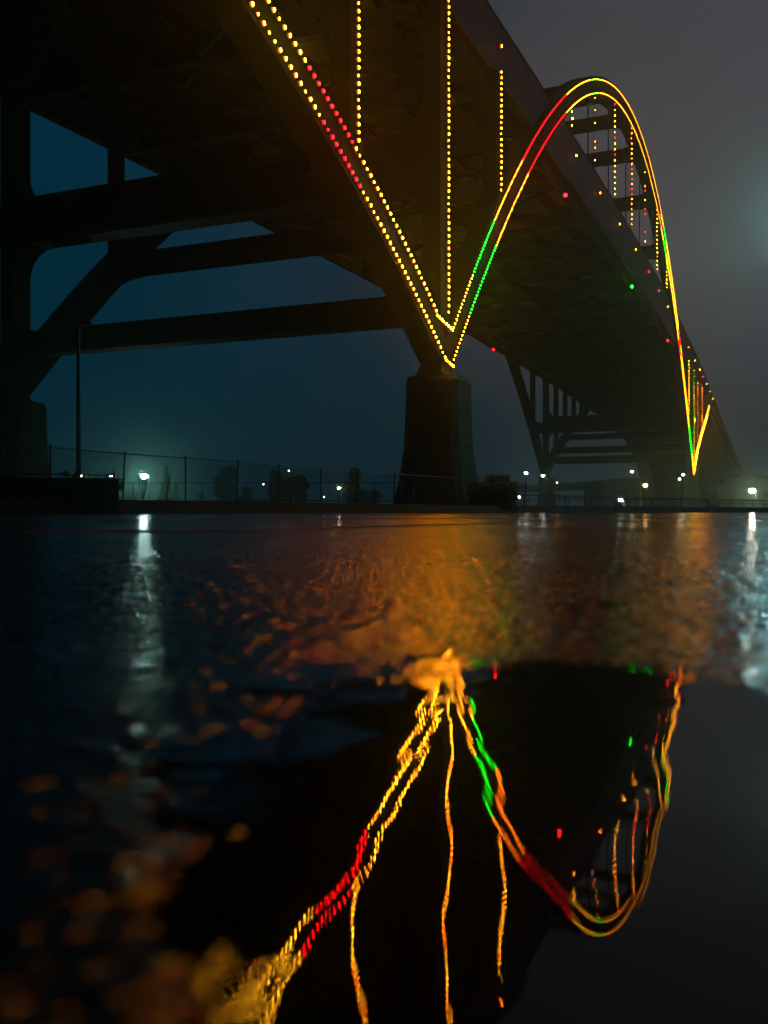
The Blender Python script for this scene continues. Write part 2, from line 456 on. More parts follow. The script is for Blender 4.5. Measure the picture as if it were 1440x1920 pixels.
for i in range(1, 28):
    t = TE * i / 28
    sl = (arch_up(t + .05) - arch_up(t - .05)) / (.1 * PAN); T = (D + UPV * sl).normalized(); Nn = T.cross(NL)
    zc = (arch_up(t) + arch_lo(t)) / 2; hgt = (arch_up(t) - arch_lo(t)) * math.cos(math.atan(sl)) / 2 + .1
    for s0 in (0, WB):
        MB().quadbox(*[[P(t, s0 + RW / 2, zc) + T * a * .45 + Nn * b * hgt + NL * e_ * (RW / 2 + .018) for a, b in ((-1, -1), (1, -1), (1, 1), (-1, 1))] for e_ in (-1, 1)]).build('splice_plate', M['steel'], BR)
COLS_MAIN = [0.96, 11.75, 12.89]
HANG = [2.96, 3.95, 5.0, 6.12, 7.19, 8.37, 9.47, 10.3, 11.1]
COLS_SIDE = [1.05, 2.1, 3.15, 4.2]
def column(t, s0, zb, zt, wd, wl, ins=0):
    mb = MB().box((P(t, s0 + RW / 2, (zb + zt) / 2)), D, NL, UPV, wl / 2, wd / 2, (zt - zb) / 2)
    return mb.build('column', M['steel'], BR, bevel=.06)
for s0 in (0, WB):
    for t in COLS_MAIN:
        zb = arch_up(t) - .2
        if zb < low(t) - .5: column(t, s0, zb, low(t) - .02, RW - .12, 1.0)
    for u in COLS_SIDE:
        for t in (-u, TE + u * .85):
            uu = u if t < 0 else u * .85
            zb = side_up(uu) - .2
            if zb < low(t) - 2.5: column(t, s0, zb, low(t) - .02, RW - .12, 1.0)
    for t in (0.02, TE):
        column(t, s0, 10.0, low(t) - .02, RW - .06, 2.0)
# hangers: pairs of ropes from rib to deck edge
for s0 in (0, WB):
    for t in HANG:
        zt, zb = arch_lo(t) - .3, low(t) + 1
        if zt - zb < .5: continue
        for q in (-.012, .012):
            MB().tube([P(t + q, s0 + RW / 2, zb), P(t + q, s0 + RW / 2, zt)], .055, 6).build('hanger', M['steel'], BR)

def haunched(name, A, Bv, axis, thick_dir, depth, thick, hr, mat_=None):
    """beam from A to B, haunched with quarter-round fillets along +-axis at both ends"""
    A, Bv = Vector(A), Vector(Bv); d = (Bv - A); ln = d.length; d = d / ln
    prof = []
    def arc(x0, sgn, top_):
        pts = []
        for i in range(7):
            a = math.pi / 2 * i / 6
            xx = hr * (1 - math.sin(a)); yy = hr * (1 - math.cos(a))
            pts.append((xx, yy))
        return pts                     # from (hr,0) to (0,hr)
    q = arc(0, 1, 1)
    topl = [(x, depth / 2 + y) for x, y in reversed(q)]          # left end, going right
    topr = [(ln - x, depth / 2 + y) for x, y in q]
    outl = topl + topr + [(x, -y) for x, y in reversed(topr)] + [(x, -y) for x, y in reversed(topl)]
    a = [A + d * x + axis * y - thick_dir * thick / 2 for x, y in outl]
    b = [p + thick_dir * thick for p in a]
    return MB().quadbox(a, b).build(name, mat_ or M['steel'], BR)
for t in (0.02, TE):
    z = 13.2
    haunched('lower_strut', P(t, RW - .05, z), P(t, WB + .05, z), UPV, D, 1.85, 1.5, 1.2)
    haunched('portal_beam', P(t, RW - .05, 22.7), P(t, WB + .05, 22.7), UPV, D, 3.6, 1.9, 2.4)
# cross struts between the two ribs
for t in [0.96] + HANG[:-1] + [12.89]:
    sl = (arch_up(t + .05) - arch_up(t - .05)) / (.1 * PAN)
    T = (D + UPV * sl).normalized(); Nn = T.cross(NL)
    zc = (arch_up(t) + arch_lo(t)) / 2
    haunched('cross_strut', P(t, RW - .05, zc), P(t, WB + .05, zc), T, Nn, 2.3, 1.4, 1.9 if t > 1 else 3.4)
for u in (1.05, 2.1, 3.15):
    for sg in (-1, 1):
        uu = u if sg < 0 else u * .85
        t = -uu if sg < 0 else TE + uu
        sl = (side_up(uu + .05) - side_up(uu - .05)) / (.1 * PAN)
        T = (D * sg + UPV * sl).normalized(); Nn = T.cross(NL)
        zc = (side_up(uu) + side_lo(uu)) / 2
        haunched('cross_strut', P(t, RW - .05, zc), P(t, WB + .05, zc), T, Nn, 1.7, 1.2, 1.6)
# shoes under the rib feet
for t in (0.0, TE):
    for s0 in (0, WB):
        sc = s0 + RW / 2
        a = [P(t + q / PAN, sc + r_, 8.75) for q, r_ in ((-1.25, -.85), (1.25, -.85), (1.25, .85), (-1.25, .85))]
        b = [P(t + q / PAN, sc + r_, 9.9) for q, r_ in ((-.55, -.62), (.55, -.62), (.55, .62), (-.55, .62))]
        MB().quadbox(a, b).build('bearing_shoe', M['steel'], BR)
        a = [P(t + q / PAN, s0 + .06, z) for q, z in ((-.9, 10.6), (-.6, 9.6), (.6, 9.6), (.9, 10.6), (.6, 12.2), (-.6, 12.2))]
        b = [p + NL * (RW - .12) for p in a]
        MB().quadbox(a, b).build('foot_plate', M['steel'], BR)

# deck: T0..T1 straight, then the approach bends away
T0, T1 = -9.0, 36.0
pan_t = [T0 + i for i in range(int(T1 - T0) + 1)]
fi = .35
for i in range(len(pan_t) - 1):
    t0, t1 = pan_t[i], pan_t[i + 1]
    g = .0016
    # roadway slab
    A = [P(t0, fi + .3, low(t0) + 1.2), P(t0, WB + RW - fi - .3, low(t0) + 1.2), P(t0, WB + RW - fi - .3, low(t0) + 1.8), P(t0, fi + .3, low(t0) + 1.8)]
    Bq = [P(t1, fi + .3, low(t1) + 1.2), P(t1, WB + RW - fi - .3, low(t1) + 1.2), P(t1, WB + RW - fi - .3, low(t1) + 1.8), P(t1, fi + .3, low(t1) + 1.8)]
    MB().quadbox(A, Bq).build('deck_slab', M['deck'], BR)
    for side in (0, 1):
        s_out = fi if side == 0 else WB + RW - fi
        sg = 1 if side == 0 else -1
        # outer cladding panel
        q = [(t0 + g, s_out), (t0 + g, s_out + sg * .18), (t1 - g, s_out + sg * .18), (t1 - g, s_out)]
        A = [P(t, s, low(t)) for t, s in q]; Bq = [P(t, s, top(t)) for t, s in q]
        MB().quadbox(A, Bq).build('fascia_panel', M['fascia'], BR)
        # edge girder under it
        q = [(t0, s_out + sg * .65), (t0, s_out + sg * 1.25), (t1, s_out + sg * 1.25), (t1, s_out + sg * .65)]
        A = [P(t, s, low(t) - (1.1 if t < 20 else .9)) for t, s in q]; Bq = [P(t, s, low(t) - .015) for t, s in q]
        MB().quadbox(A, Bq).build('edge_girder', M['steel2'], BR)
        # ledge along the foot of the cladding
    # floor beam at t0, with flange
    dep = 1.0 if t0 < 20 else 1.1
    mb = MB().quadbox([P(t0 + e_, fi + 1.3, low(t0) - dep) for e_ in (-.012, .012)] + [P(t0 + e_, fi + 1.3, low(t0) + 1.19) for e_ in (.012, -.012)],
                      [P(t0 + e_, WB + RW - fi - 1.3, low(t0) - dep) for e_ in (-.012, .012)] + [P(t0 + e_, WB + RW - fi - 1.3, low(t0) + 1.19) for e_ in (.012, -.012)])
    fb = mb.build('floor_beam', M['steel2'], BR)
    MB().quadbox([P(t0 + e_, fi + 1.31, low(t0) - dep - .05) for e_ in (-.03, .03)] + [P(t0 + e_, fi + 1.31, low(t0) - dep + .004) for e_ in (.03, -.03)],
                 [P(t0 + e_, WB + RW - fi - 1.31, low(t0) - dep - .05) for e_ in (-.03, .03)] + [P(t0 + e_, WB + RW - fi - 1.31, low(t0) - dep + .004) for e_ in (.03, -.03)]).build('flange', M['steel2'], fb)
    if t0 < 20:
        for s in (4.5, 9.0, 13.6, 18.4, 23.2, 27.8, 32.3):
            A = [P(t0 + .016, s + x, low(t0) + z) for x, z in ((-.18, -.1), (.18, -.1), (.18, 1.19), (-.18, 1.19))]
            Bq = [P(t1 - .016, s + x, low(t1) + z) for x, z in ((-.18, -.1), (.18, -.1), (.18, 1.19), (-.18, 1.19))]
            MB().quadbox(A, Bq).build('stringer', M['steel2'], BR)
        for (sa, sb) in ((1.8, 18.4), (18.5, 35.1)):
            for (p_, q_) in (((t0 + .03, sa), (t1 - .03, sb)), ((t0 + .03, sb), (t1 - .03, sa))):
                off = 0 if p_[1] == sa else .36
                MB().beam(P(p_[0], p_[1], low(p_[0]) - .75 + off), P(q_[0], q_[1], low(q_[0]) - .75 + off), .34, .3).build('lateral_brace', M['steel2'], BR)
# top rail of the cladding, each side
for s_out in (fi - .06, WB + RW - fi - .2):
    mb = MB()
    for i in range(len(pan_t) - 1):
        t0, t1 = pan_t[i], pan_t[i + 1]
        A = [P(t0, s_out + x, top(t0) + z) for x, z in ((0, .004), (.28, .004), (.28, .16), (0, .16))]
        Bq = [P(t1, s_out + x, top(t1) + z) for x, z in ((0, .004), (.28, .004), (.28, .16), (0, .16))]
        mb.quadbox(A, Bq)
    mb.build('parapet_rail', M['steel'], BR)
# curving end of the approach
mb = MB(); mb2s = {-1: MB(), 1: MB()}
pc = []
for i in range(22):
    a = R(4.2 * i); rad = 210.0
    L0 = T1
    cen = P(L0, WB / 2 + rad, low(L0))
    base = cen - (NL * math.cos(a) - D * math.sin(a)) * rad
    nn = NL * math.cos(a) - D * math.sin(a)
    zz = low(L0) - .25 * i + CAM_H
    pc.append((Vector((base.x, base.y, zz)), nn))
for i in range(21):
    (p0, n0), (p1, n1) = pc[i], pc[i + 1]
    h = WB / 2 + .3
    mb.quadbox([p0 - n0 * h - UPV * 1.2, p0 + n0 * h - UPV * 1.2, p0 + n0 * h + UPV * 1.8, p0 - n0 * h + UPV * 1.8],
               [p1 - n1 * h - UPV * 1.2, p1 + n1 * h - UPV * 1.2, p1 + n1 * h + UPV * 1.8, p1 - n1 * h + UPV * 1.8])
    for sg in (-1, 1):
        e0, e1 = p0 + n0 * sg * (h + .01), p1 + n1 * sg * (h + .01)
        mb2s[sg].quadbox([e0 + UPV * -.1, e0 + n0 * sg * .2 + UPV * -.1, e0 + n0 * sg * .2 + UPV * 2.9, e0 + UPV * 2.9],
                    [e1 + UPV * -.1, e1 + n1 * sg * .2 + UPV * -.1, e1 + n1 * sg * .2 + UPV * 2.9, e1 + UPV * 2.9])
mb.build('curved_deck', M['deck'], BR); [m_.build('curved_parapet', M['fascia'], BR) for m_ in mb2s.values()]

# ------------------------------------------------------------------ piers
def main_pier(t, s0, label, zt=8.75):
    ctr = P(t, s0 + .5, -CAM_H)
    root = empty('bridge_pier', ctr, label, 'bridge pier', 'four concrete piers under the arch feet')
    mb = MB(); n = 0
    rings = [(0, .80), (.8, .60), (2.2, .33), (4.2, .1), (6.5, .02), (8.35, 0), (zt, -.12)]
    for z, g in rings:
        hl, hw = 1.75 + g, 1.78 + g; ch = .42
        for (x, y) in ((-hl + ch, -hw), (hl - ch, -hw), (hl, -hw + ch), (hl, hw - ch), (hl - ch, hw), (-hl + ch, hw), (-hl, hw - ch), (-hl, -hw + ch)):
            mb.v.append(ctr + D * x + NL * y + UPV * z)
    for i in range(len(rings) - 1):
        for j in range(8):
            a = i * 8 + j; b = i * 8 + (j + 1) % 8
            mb.f.append((a, b, b + 8, a + 8)); mb.m.append(0)
    # cast in lifts: each lift its own block, with an open form joint between
    allv = mb.v
    for i in range(len(rings) - 1):
        lo_ = allv[i * 8:i * 8 + 8]; hi_ = [v - UPV * .035 for v in allv[i * 8 + 8:i * 8 + 16]]
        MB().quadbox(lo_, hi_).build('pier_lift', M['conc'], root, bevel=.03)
        MB().quadbox([ctr + (v - ctr) * 1 - (Vector((v.x, v.y, 0)) - Vector((ctr.x, ctr.y, 0))) * .03 for v in hi_], [v + UPV * .034 - (Vector((v.x, v.y, 0)) - Vector((ctr.x, ctr.y, 0))) * .03 for v in hi_]).build('form_joint', M['conc'], root)
    MB().quadbox([ctr + D * x + NL * y + UPV * (zt + .003) for x, y in ((-1.2, -1.15), (1.2, -1.15), (1.2, 1.15), (-1.2, 1.15))],
                 [ctr + D * x + NL * y + UPV * (zt + .16) for x, y in ((-1.05, -1.0), (1.05, -1.0), (1.05, 1.0), (-1.05, 1.0))]).build('bearing_pad', M['conc'], root)
    MB().box(ctr + UPV * .1, D, NL, UPV, 2.7, 2.75, .1).build('footing', M['conc'], root, bevel=.04)
    return root
main_pier(0.02, 0, 'dark tapering concrete pier carrying the amber point of bulbs in the centre')
main_pier(0.02, WB, 'dark concrete pier cut off by the left edge of the picture')
main_pier(TE, 0, 'small far concrete pier under the far foot of the lit arch at right')
main_pier(TE, WB, 'small far concrete pier under the unlit rib, between two white lamps')
ORD = ['first', 'second', 'third', 'fourth', 'fifth', 'sixth', 'seventh', 'eighth', 'ninth', 'tenth', 'eleventh', 'twelfth',
       'thirteenth', 'fourteenth', 'fifteenth', 'sixteenth', 'seventeenth', 'eighteenth']
# goblet-shaped approach piers
for i, t in enumerate((22.8, 25.2, 27.6, 30.0, 32.4, 34.8, 37.0)):
    ctr = P(t, WB / 2 + RW / 2, -CAM_H)
    root = empty('approach_pier', ctr, f'{ORD[i]} pale curved leg pier behind the far arch foot, counted away from the arch', 'bridge pier', 'curved piers under the far approach')
    H = low(t) - 1.2
    for sg in (-1, 1):
        mb = MB(); nn = 14
        for kx in range(nn + 1):
            z = H * kx / nn; f = kx / nn
            c_ = sg * (6.5 + 7.2 * f ** 2.2); hw = 2.6 + .8 * f ** 3 - .4 * math.sin(math.pi * f)
            for (x, y) in ((-1.1, -hw), (1.1, -hw), (1.1, hw), (-1.1, hw)):
                mb.v.append(ctr + D * x + NL * (c_ + y) + UPV * z)
        for q in range(nn):
            for j in range(4):
                a = q * 4 + j; b = q * 4 + (j + 1) % 4
                mb.f.append((a, b, b + 4, a + 4)); mb.m.append(0)
        mb.f += [(3, 2, 1, 0), tuple(range(nn * 4, nn * 4 + 4))]; mb.m += [0, 0]
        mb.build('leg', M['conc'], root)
    MB().box(ctr + UPV * .75, D, NL, UPV, 1.6, 9.3, .75).build('pier_base', M['conc'], root, bevel=.1)
    MB().box(ctr + UPV * (H + .45), D, NL, UPV, 1.3, 18.2, .44).build('cap_beam', M['conc'], root)

# ------------------------------------------------------------------ strings of bulbs
def bulb_mesh(kind, r=.118, soft=''):
    # bright core facing out, glowing rim added to imitate its halo, dark cup behind
    bm = bmesh.new(); bmesh.ops.create_icosphere(bm, subdivisions=3, radius=r)
    me = bpy.data.meshes.new('bulb_' + kind); bm.to_mesh(me); bm.free()
    me.polygons.foreach_set('material_index', [0 if -p.normal.dot(NL) > .77 else (2 if -p.normal.dot(NL) > .0 else 1) for p in me.polygons])
    me.polygons.foreach_set('use_smooth', [True] * len(me.polygons)); me.materials.append(M['led_' + soft + kind]); me.materials.append(M['dark']); me.materials.append(M['led_halo_' + kind]); return me
BM = {k: bulb_mesh(k) for k in LEDC}
BMS = {k: bulb_mesh(k, .085) for k in LEDC}
BMX = {k: bulb_mesh(k, .32) for k in LEDC}
BMN = {k: bulb_mesh(k, .084) for k in LEDC}
BMF = {k: bulb_mesh(k, .080, 'soft_') for k in LEDC}
BML = {k: bulb_mesh(k, .16) for k in LEDC}
SG = 'strings of coloured bulbs along the bridge'
def resample(pts, step):
    out_ = [pts[0]]; acc = 0
    for a, b in zip(pts, pts[1:]):
        L_ = (b - a).length; d_ = step - acc
        while d_ <= L_:
            out_.append(a.lerp(b, d_ / L_)); d_ += step
        acc = (acc + L_) % step if L_ + acc >= step else acc + L_
    return out_
def light_string(pts, step, colour, label, big='m', limit=300, cable=True):
    """colour(i, n, p) -> (kind, size letter)"""
    root = empty('light_string', pts[0], label, 'light string', SG)
    if cable:
        inner = [p + NL * .10 for p in pts]
        MB().tube(inner, .02, 4).build('cable', M['dark'], root)
    q = resample(pts, step); n = len(q)
    groups = {}
    for i, p in enumerate(q):
        c_ = colour(i, n, p)
        if c_ is None: continue
        kind, sz = c_ if isinstance(c_, tuple) else (c_, (big * 4 + 's')[random.randrange(5)])
        if kind == 'amber' and random.random() < .3: kind = random.choice(('orange', 'yellow'))
        me = {'s': BMS, 'm': BM, 'l': BML, 'n': BMN, 'f': BMF, 'x': BMX}[sz][kind]
        if i < limit: link('bulb', me, root, p)
        else: groups.setdefault(kind, []).append(p)
    if groups:
        mb = MB(); ks = sorted(groups)
        for j, kx in enumerate(ks):
            mb.cm = j
            for p in groups[kx]: mb.ball(p, .055, 1)
        o = mb.build('bulb_row', [M['led_soft_' + kx] for kx in ks], root); o['kind'] = 'stuff'
    return root
SO = -.15                            # bulbs stand off the rib face
def curve(fn, tt, us): return [P(tt(u), SO, fn(u)) for u in us]
def pick(i, opts, seed=0): 
    return opts[int(np.random.default_rng(i * 7919 + seed).integers(len(opts)))]
us_s = [.17 + 2.83 * i / 60 for i in range(61)]
def col_side(i, n, p):
    u = .17 + i / (n - 1) * 2.83
    if u > 1.93: return ('red', 'green', 'red', 'amber')[(i // 2) % 4]
    if u > 1.50: return 'yellow'
    if u > 1.12: return 'red'
    return 'amber'
def col_side_lo(i, n, p):
    u = .045 + i / (n - 1) * 2.95
    if u > 1.95: return ('red', 'red', 'green', 'amber')[(i // 2) % 4]
    if u > 1.42: return 'yellow'
    if u > 1.06: return 'red'
    return 'amber'
light_string(curve(side_up, lambda u: -u, us_s), .49, col_side, 'upper of the two bulb rows on the left arm of the big V')
us_l = [.045 + 2.95 * i / 60 for i in range(61)]
light_string(curve(side_lo, lambda u: -u, us_l), .49, col_side_lo, 'lower of the two bulb rows on the left arm of the big V')
def col_main(t, up):
    if t < (.42 if up else .36): return 'amber'
    if t < (.82 if up else .84): return 'green'
    if t < 1.45: return 'orange'
    if t < 2.75: return 'red' if up else ('red' if t > 1.6 else 'orange')
    if t < 3.7: return 'yellow'
    if t < 4.2: return 'green' if int(t * 37) % 3 else 'yellow'
    if t < 7.6: return ('orange', 'yellow', 'amber')[int(t * 31) % 3]
    if t < 8.3: return 'yellow'
    if t < 9.1: return 'orange' if int(t * 43) % 2 else 'yellow'
    if t < 9.42: return 'green'
    if t < 11.15: return ('yellow', 'amber')[int(t * 53) % 2]
    if t < 11.45: return 'red'
    if t < 12.9: return 'amber'
    if t < 13.6: return 'green'
    return 'amber'
us_m = [.09 + (TE - .09) * i / 240 for i in range(241)]
for up, fn in ((1, arch_up), (0, arch_lo)):
    pts = curve(fn, lambda u: u, us_m)
    lens = np.concatenate([[0], np.cumsum([(b - a).length for a, b in zip(pts, pts[1:])])])
    step = .43
    def f(i, n, p, up=up, lens=lens, step=step):
        t = float(np.interp(i * step, lens, us_m)); kx = col_main(t, up)
        return (kx, 'f') if t > 1.6 else (kx, 'fnn'[i % 3]) if t > 1.0 else kx
    light_string(pts, step, f, ('upper' if up else 'lower') + ' of the two bulb rows that rise over the top of the tall arch', 'n')
light_string([P(-.03, SO, 9.72), P(.085, SO, 9.5)], .36, lambda i, n, p: 'amber', 'four bulbs closing the outer point of the V on the pier top')
# short row closing the V of the upper line
light_string([P(-.155, SO, 12.25), P(.075, SO, 11.85)], .42, lambda i, n, p: 'yellow', 'short slanting row of amber bulbs closing the inner V above the pier')
us_f = [3.9 * i / 40 for i in range(41)]
def col_far(i, n, p): return ('amber', 'yellow', 'yellow', 'orange')[(i // 9) % 4]
light_string(curve(side_up, lambda u: TE + u, us_f), .5, col_far, 'upper bulb row of the small far arm rising right beyond the far pier')
light_string(curve(side_lo, lambda u: TE + u, us_f), .5, lambda i, n, p: 'red' if i > n - 14 else col_far(i, n, p), 'lower bulb row of the small far arm rising right beyond the far pier')
def vert(t, z0, z1, label, colour, step=.5, dt=0.0):
    light_string([P(t + dt, SO + .04, z1), P(t + dt, SO + .04, z0)], step, colour, label)
vert(-1.05, side_up(1.05) + .45, low(-1.05) + 1.5, 'vertical row of orange bulbs meeting the left arm of the V', lambda i, n, p: pick(i, ['amber', 'amber', 'orange']), .41)
vert(0.02, 12.6, low(0) + .4, 'tall vertical row of orange bulbs straight above the near pier', lambda i, n, p: pick(i, ['amber', 'amber', 'orange'], 3), .41)
vert(0.96, arch_up(.96) + .9, low(.96) - .1, 'vertical row of orange bulbs just left of the rising arch', lambda i, n, p: pick(i, ['amber', 'amber', 'yellow'], 5), .43)
hl = ['shortest bulb row hanging inside the left shoulder of the arch', 'sparse row of dim bulbs hanging under the crown of the arch',
      'long bulb row hanging just right of the crown, amber and red', 'long bulb row hanging with a bright red stretch in its middle',
      'bulb row hanging inside the right shoulder, red and amber', 'bulb row hanging of small yellow dots only',
      'bulb row hanging with a bright green top, close to the right side of the arch', 'lowest short bulb cluster squeezed between deck and arch at right']
def hcol(k):
    def f(i, n, p):
        r = np.random.default_rng(i * 31 + k * 977); x = r.random(); fr = i / max(1, n - 1)
        if k == 1: return None if x < .35 else (pick(i, ['yellow', 'amber', 'white', 'orange'], k), 's')
        if k == 3: return (pick(i, ['red', 'red', 'amber', 'yellow'] if .3 < fr < .75 else ['amber', 'yellow', 'orange'], k), 'm' if x > .35 else 's')
        if k == 4: return None if x < .2 else (pick(i, ['red', 'amber', 'orange', 'yellow'], k), 'm' if x > .4 else 's')
        if k == 5: return ('yellow', 's' if x < .6 else 'm')
        if k == 6: return ('green' if fr < .35 else 'yellow', 'm')
        if k == 0: return ('yellow', 'l' if i % 3 == 1 else 'm')
        return (pick(i, ['yellow', 'amber', 'yellow', 'orange', 'red'], k), 'm' if x > .3 else 's')
    return f
for k_, t in enumerate(HANG[:8]):
    zt = arch_lo(t) - .5; zb = top(t) - .2
    if zt - zb > .6: vert(t, zb, zt, hl[k_], hcol(k_), .72)
cl = [(12.89, 'vertical bulb row nearest the arch line, above the far pier'), (13.95, 'dim vertical bulb row straight above the far arch foot'),
      (14.78, 'reddish vertical bulb row just right of the far arch foot'), (15.82, 'short vertical bulb row next to the far rising arm')]
for k_, (t, lb) in enumerate(cl):
    zb = arch_up(t) + .8 if t < 13.5 else (13.0 if t < 14 else side_up(t - TE) + .6)
    vert(t, zb, low(t) - .3, lb, lambda i, n, p, k_=k_: ('amber', 'x') if k_ == 1 and i == int(n * .57) else (pick(i, [['yellow', 'amber'], ['green', 'yellow', 'yellow'], ['red', 'amber', 'orange'], ['amber', 'orange']][k_], k_), 's' if k_ else 'm'), .75)

# lamps on the cladding
spots = [(937, 87, 'orange'), (1078, 292, 'amber'), (1123, 362, 'orange'), (1160, 420, 'amber'), (1190, 468, 'amber'), (1215, 510, 'red'), (1234, 545, 'red'),
         (1251, 575, 'amber'), (1266, 604, 'amber'), (1290, 651, 'orange'), (1302, 676, 'amber'), (1311, 693, 'yellow'), (1317, 706, 'red'), (1324, 720, 'white'), (1330, 734, 'orange'), (1336, 747, 'amber')]
hood = MB().quadbox([Vector((-.16, .02, .12)), Vector((.16, .02, .12)), Vector((.16, .16, .12)), Vector((-.16, .16, .12))],
                    [Vector((-.12, .02, .22)), Vector((.12, .02, .22)), Vector((.12, .12, .22)), Vector((-.12, .12, .22))])
for i, (x, y, kx) in enumerate(spots):
    t, z = tz_at(x, y, fi - .1)
    p = P(t, fi - .14, z)
    root = empty('deck_edge_lamp', p, f'{ORD[i]} small {"orange" if kx in ("amber", "orange", "yellow") else kx} lamp on the grey bridge side, counted from the top of the photo', 'lamp', 'single lamps along the grey side of the bridge')
    link('lens', BML[kx] if i else BML[kx], root, p)
    MB().box(p + NL * .06 + UPV * .16, D, NL, UPV, .16, .10, .04).build('hood', M['dark'], root)
# navigation lamps under the deck
for (x, y, kx, sl, lb) in ((1060, 366, 'red', .3, 'red navigation lamp under the deck edge, highest one, beside the arch'), (1252, 638, 'red', .3, 'red navigation lamp under the deck edge low at right'),
                           (1185, 537, 'green', .3, 'only green navigation lamp under the deck edge'), (925, 655, 'red', 32.6, 'tiny red navigation lamp at the far unlit side, right of the pier top')):
    t, z = tz_at(x, y, sl); p = P(t, sl, z)
    root = empty('navigation_lamp', p, lb, 'lamp', 'navigation lamps hung under the bridge')
    MB().ball(p, .17 if sl < 1 else .13, 2).build('lens', M['led_' + kx], root, smooth=True)
    zb = max(low(t) - 1.1 + CAM_H, p.z + .3)
    MB().tube([p + UPV * .12, p + UPV * .26], .12, 8).tube([p + UPV * .26, Vector((p.x, p.y, zb))], .04, 6).build('bracket', M['dark'], root)
# lit service cabinet on the far parapet, the pale streak under the crown
# ------------------------------------------------------------------ near bank, fences, railings
FL = [(-16.5, 20.5), (-11.2, 27.5), (-10.3, 29.0), (-8.9, 32.0), (-7.3, 34.6), (-5.85, 37.2), (-4.5, 40.2), (-2.9, 43.4), (-1.3, 46.4), (.5, 49.0), (2.4, 52.2), (4.5, 55.4), (6.7, 58.8), (9.6, 63.6)]
mb = MB()
nb = [Vector((x, y, 0)) for x, y in FL]
fr = [p + Vector((1.6, -1.3, 0)) for p in nb]; bk = [p + Vector((-3.2, 2.8, 0)) for p in nb]
for i in range(len(FL) - 1):
    a0, a1, b0, b1 = fr[i], fr[i + 1], bk[i], bk[i + 1]
    hb = .44
    mb.quadbox([a0 + UPV * -.05, b0 + UPV * -.05, b0 + UPV * hb, a0 + Vector((-.5, .4, hb))], [a1 + UPV * -.05, b1 + UPV * -.05, b1 + UPV * hb, a1 + Vector((-.5, .4, hb))])
struct(mb.build('verge', M['grass']))
def zf(p): return .44
root = empty('chain_link_fence', Vector((*FL[0], .44)), 'tall chain link fence with leaning posts running from the left edge to the pier', 'fence')
HF = 1.62
for i, (x, y) in enumerate(FL):
    lean = Vector((random.uniform(-.02, .09), 0, 0))
    b = Vector((x, y, .40)); MB().tube([b, b + UPV * (HF + .06) + lean], .034, 8).ball(b + UPV * (HF + .08) + lean, .045, 1).build('fence_post', M['galv'], root)
    if i < len(FL) - 1:
        n = Vector((*FL[i + 1], .40))
        MB().tube([b + UPV * (HF + .02), n + UPV * (HF + .02)], .024, 6, cap=False).build('top_rail', M['galv'], root)
        # woven diamond wire
        d = n - b; d.z = 0; ln = d.length; d /= ln; mbw = MB(); pit = .11; hh = HF - .06
        nrm = Vector((d.y, -d.x, 0))
        cnt = int((ln + hh) / pit)
        for kx in range(cnt):
            for sg in (1, -1):
                x0 = kx * pit - (hh if sg == 1 else 0)
                za, zb = 0.0, hh
                xa, xb = (x0, x0 + hh) if sg == 1 else (x0 + hh, x0)
                # clip to the bay
                pa, pb = Vector((xa, 0, za)), Vector((xb, 0, zb))
                t0_, t1_ = 0.0, 1.0
                dx = xb - xa
                for lim, s_ in ((0, 1), (ln, -1)):
                    fa_, fb_ = s_ * (xa - lim), s_ * (xb - lim)
                    if fa_ < 0 and fb_ < 0: t1_ = -1
                    elif fa_ < 0: t0_ = max(t0_, fa_ / (fa_ - fb_))
                    elif fb_ < 0: t1_ = min(t1_, fa_ / (fa_ - fb_))
                if t1_ - t0_ < .02: continue
                qa, qb = pa.lerp(pb, t0_), pa.lerp(pb, t1_)
                A = b + d * qa.x + UPV * (qa.z + .04) + nrm * .004 * sg; B_ = b + d * qb.x + UPV * (qb.z + .04) + nrm * .004 * sg
                mbw.tube([A, B_], .0042, 3, cap=False)
        o = mbw.build('wire_mesh', M['galv'], root); o['kind'] = 'stuff'
# a second, lower river rail behind it
root = empty('river_railing', Vector((-30, 79, 0)), 'thin dark post and rail fence behind the chain link fence', 'fence')
xs = list(np.arange(-24, 6, 2.9))
for x in xs:
    MB().tube([Vector((x, 79, 0)), Vector((x, 79, 2.55))], .045, 6).build('rail_post', M['galv'], root)
for z in (2.5, 1.0): MB().tube([Vector((xs[0], 79, z)), Vector((xs[-1], 79, z))], .035 if z > 2 else .05, 6).build('rail', M['galv'], root)
# quay wall and railings at right
qa = [(9.4, 63.2), (13.5, 67.6), (26, 81), (40, 96), (60, 117)]
mb = MB()
for i in range(len(qa) - 1):
    p, q = Vector((*qa[i], 0)), Vector((*qa[i + 1], 0)); d = (q - p).normalized(); n = Vector((-d.y, d.x, 0))
    mb.quadbox([p - n * .3 - UPV * .1, p + n * .3 - UPV * .1, p + n * .3 + UPV * .5, p - n * .3 + UPV * .5], [q - n * .3 - UPV * .1, q + n * .3 - UPV * .1, q + n * .3 + UPV * .5, q - n * .3 + UPV * .5])
tag(mb.build('quay_wall', M['wall'], None, Vector((20, 75, 0))), 'low dark kerb wall under the right hand railing', 'wall')
root = empty('quay_railing', Vector((*qa[0], .5)), 'low dark railing along the water at the right', 'railing')
def along(pl, d_):
    for (a, b) in zip(pl, pl[1:]):
        A, B_ = Vector((*a, 0)), Vector((*b, 0)); l_ = (B_ - A).length
        if d_ <= l_: return A.lerp(B_, d_ / l_)
        d_ -= l_
    return Vector((*pl[-1], 0))
tot = sum((Vector((*b, 0)) - Vector((*a, 0))).length for a, b in zip(qa, qa[1:]))
dd = 0.0; posts = []
while dd < tot:
    posts.append(along(qa, dd)); dd += 2.6
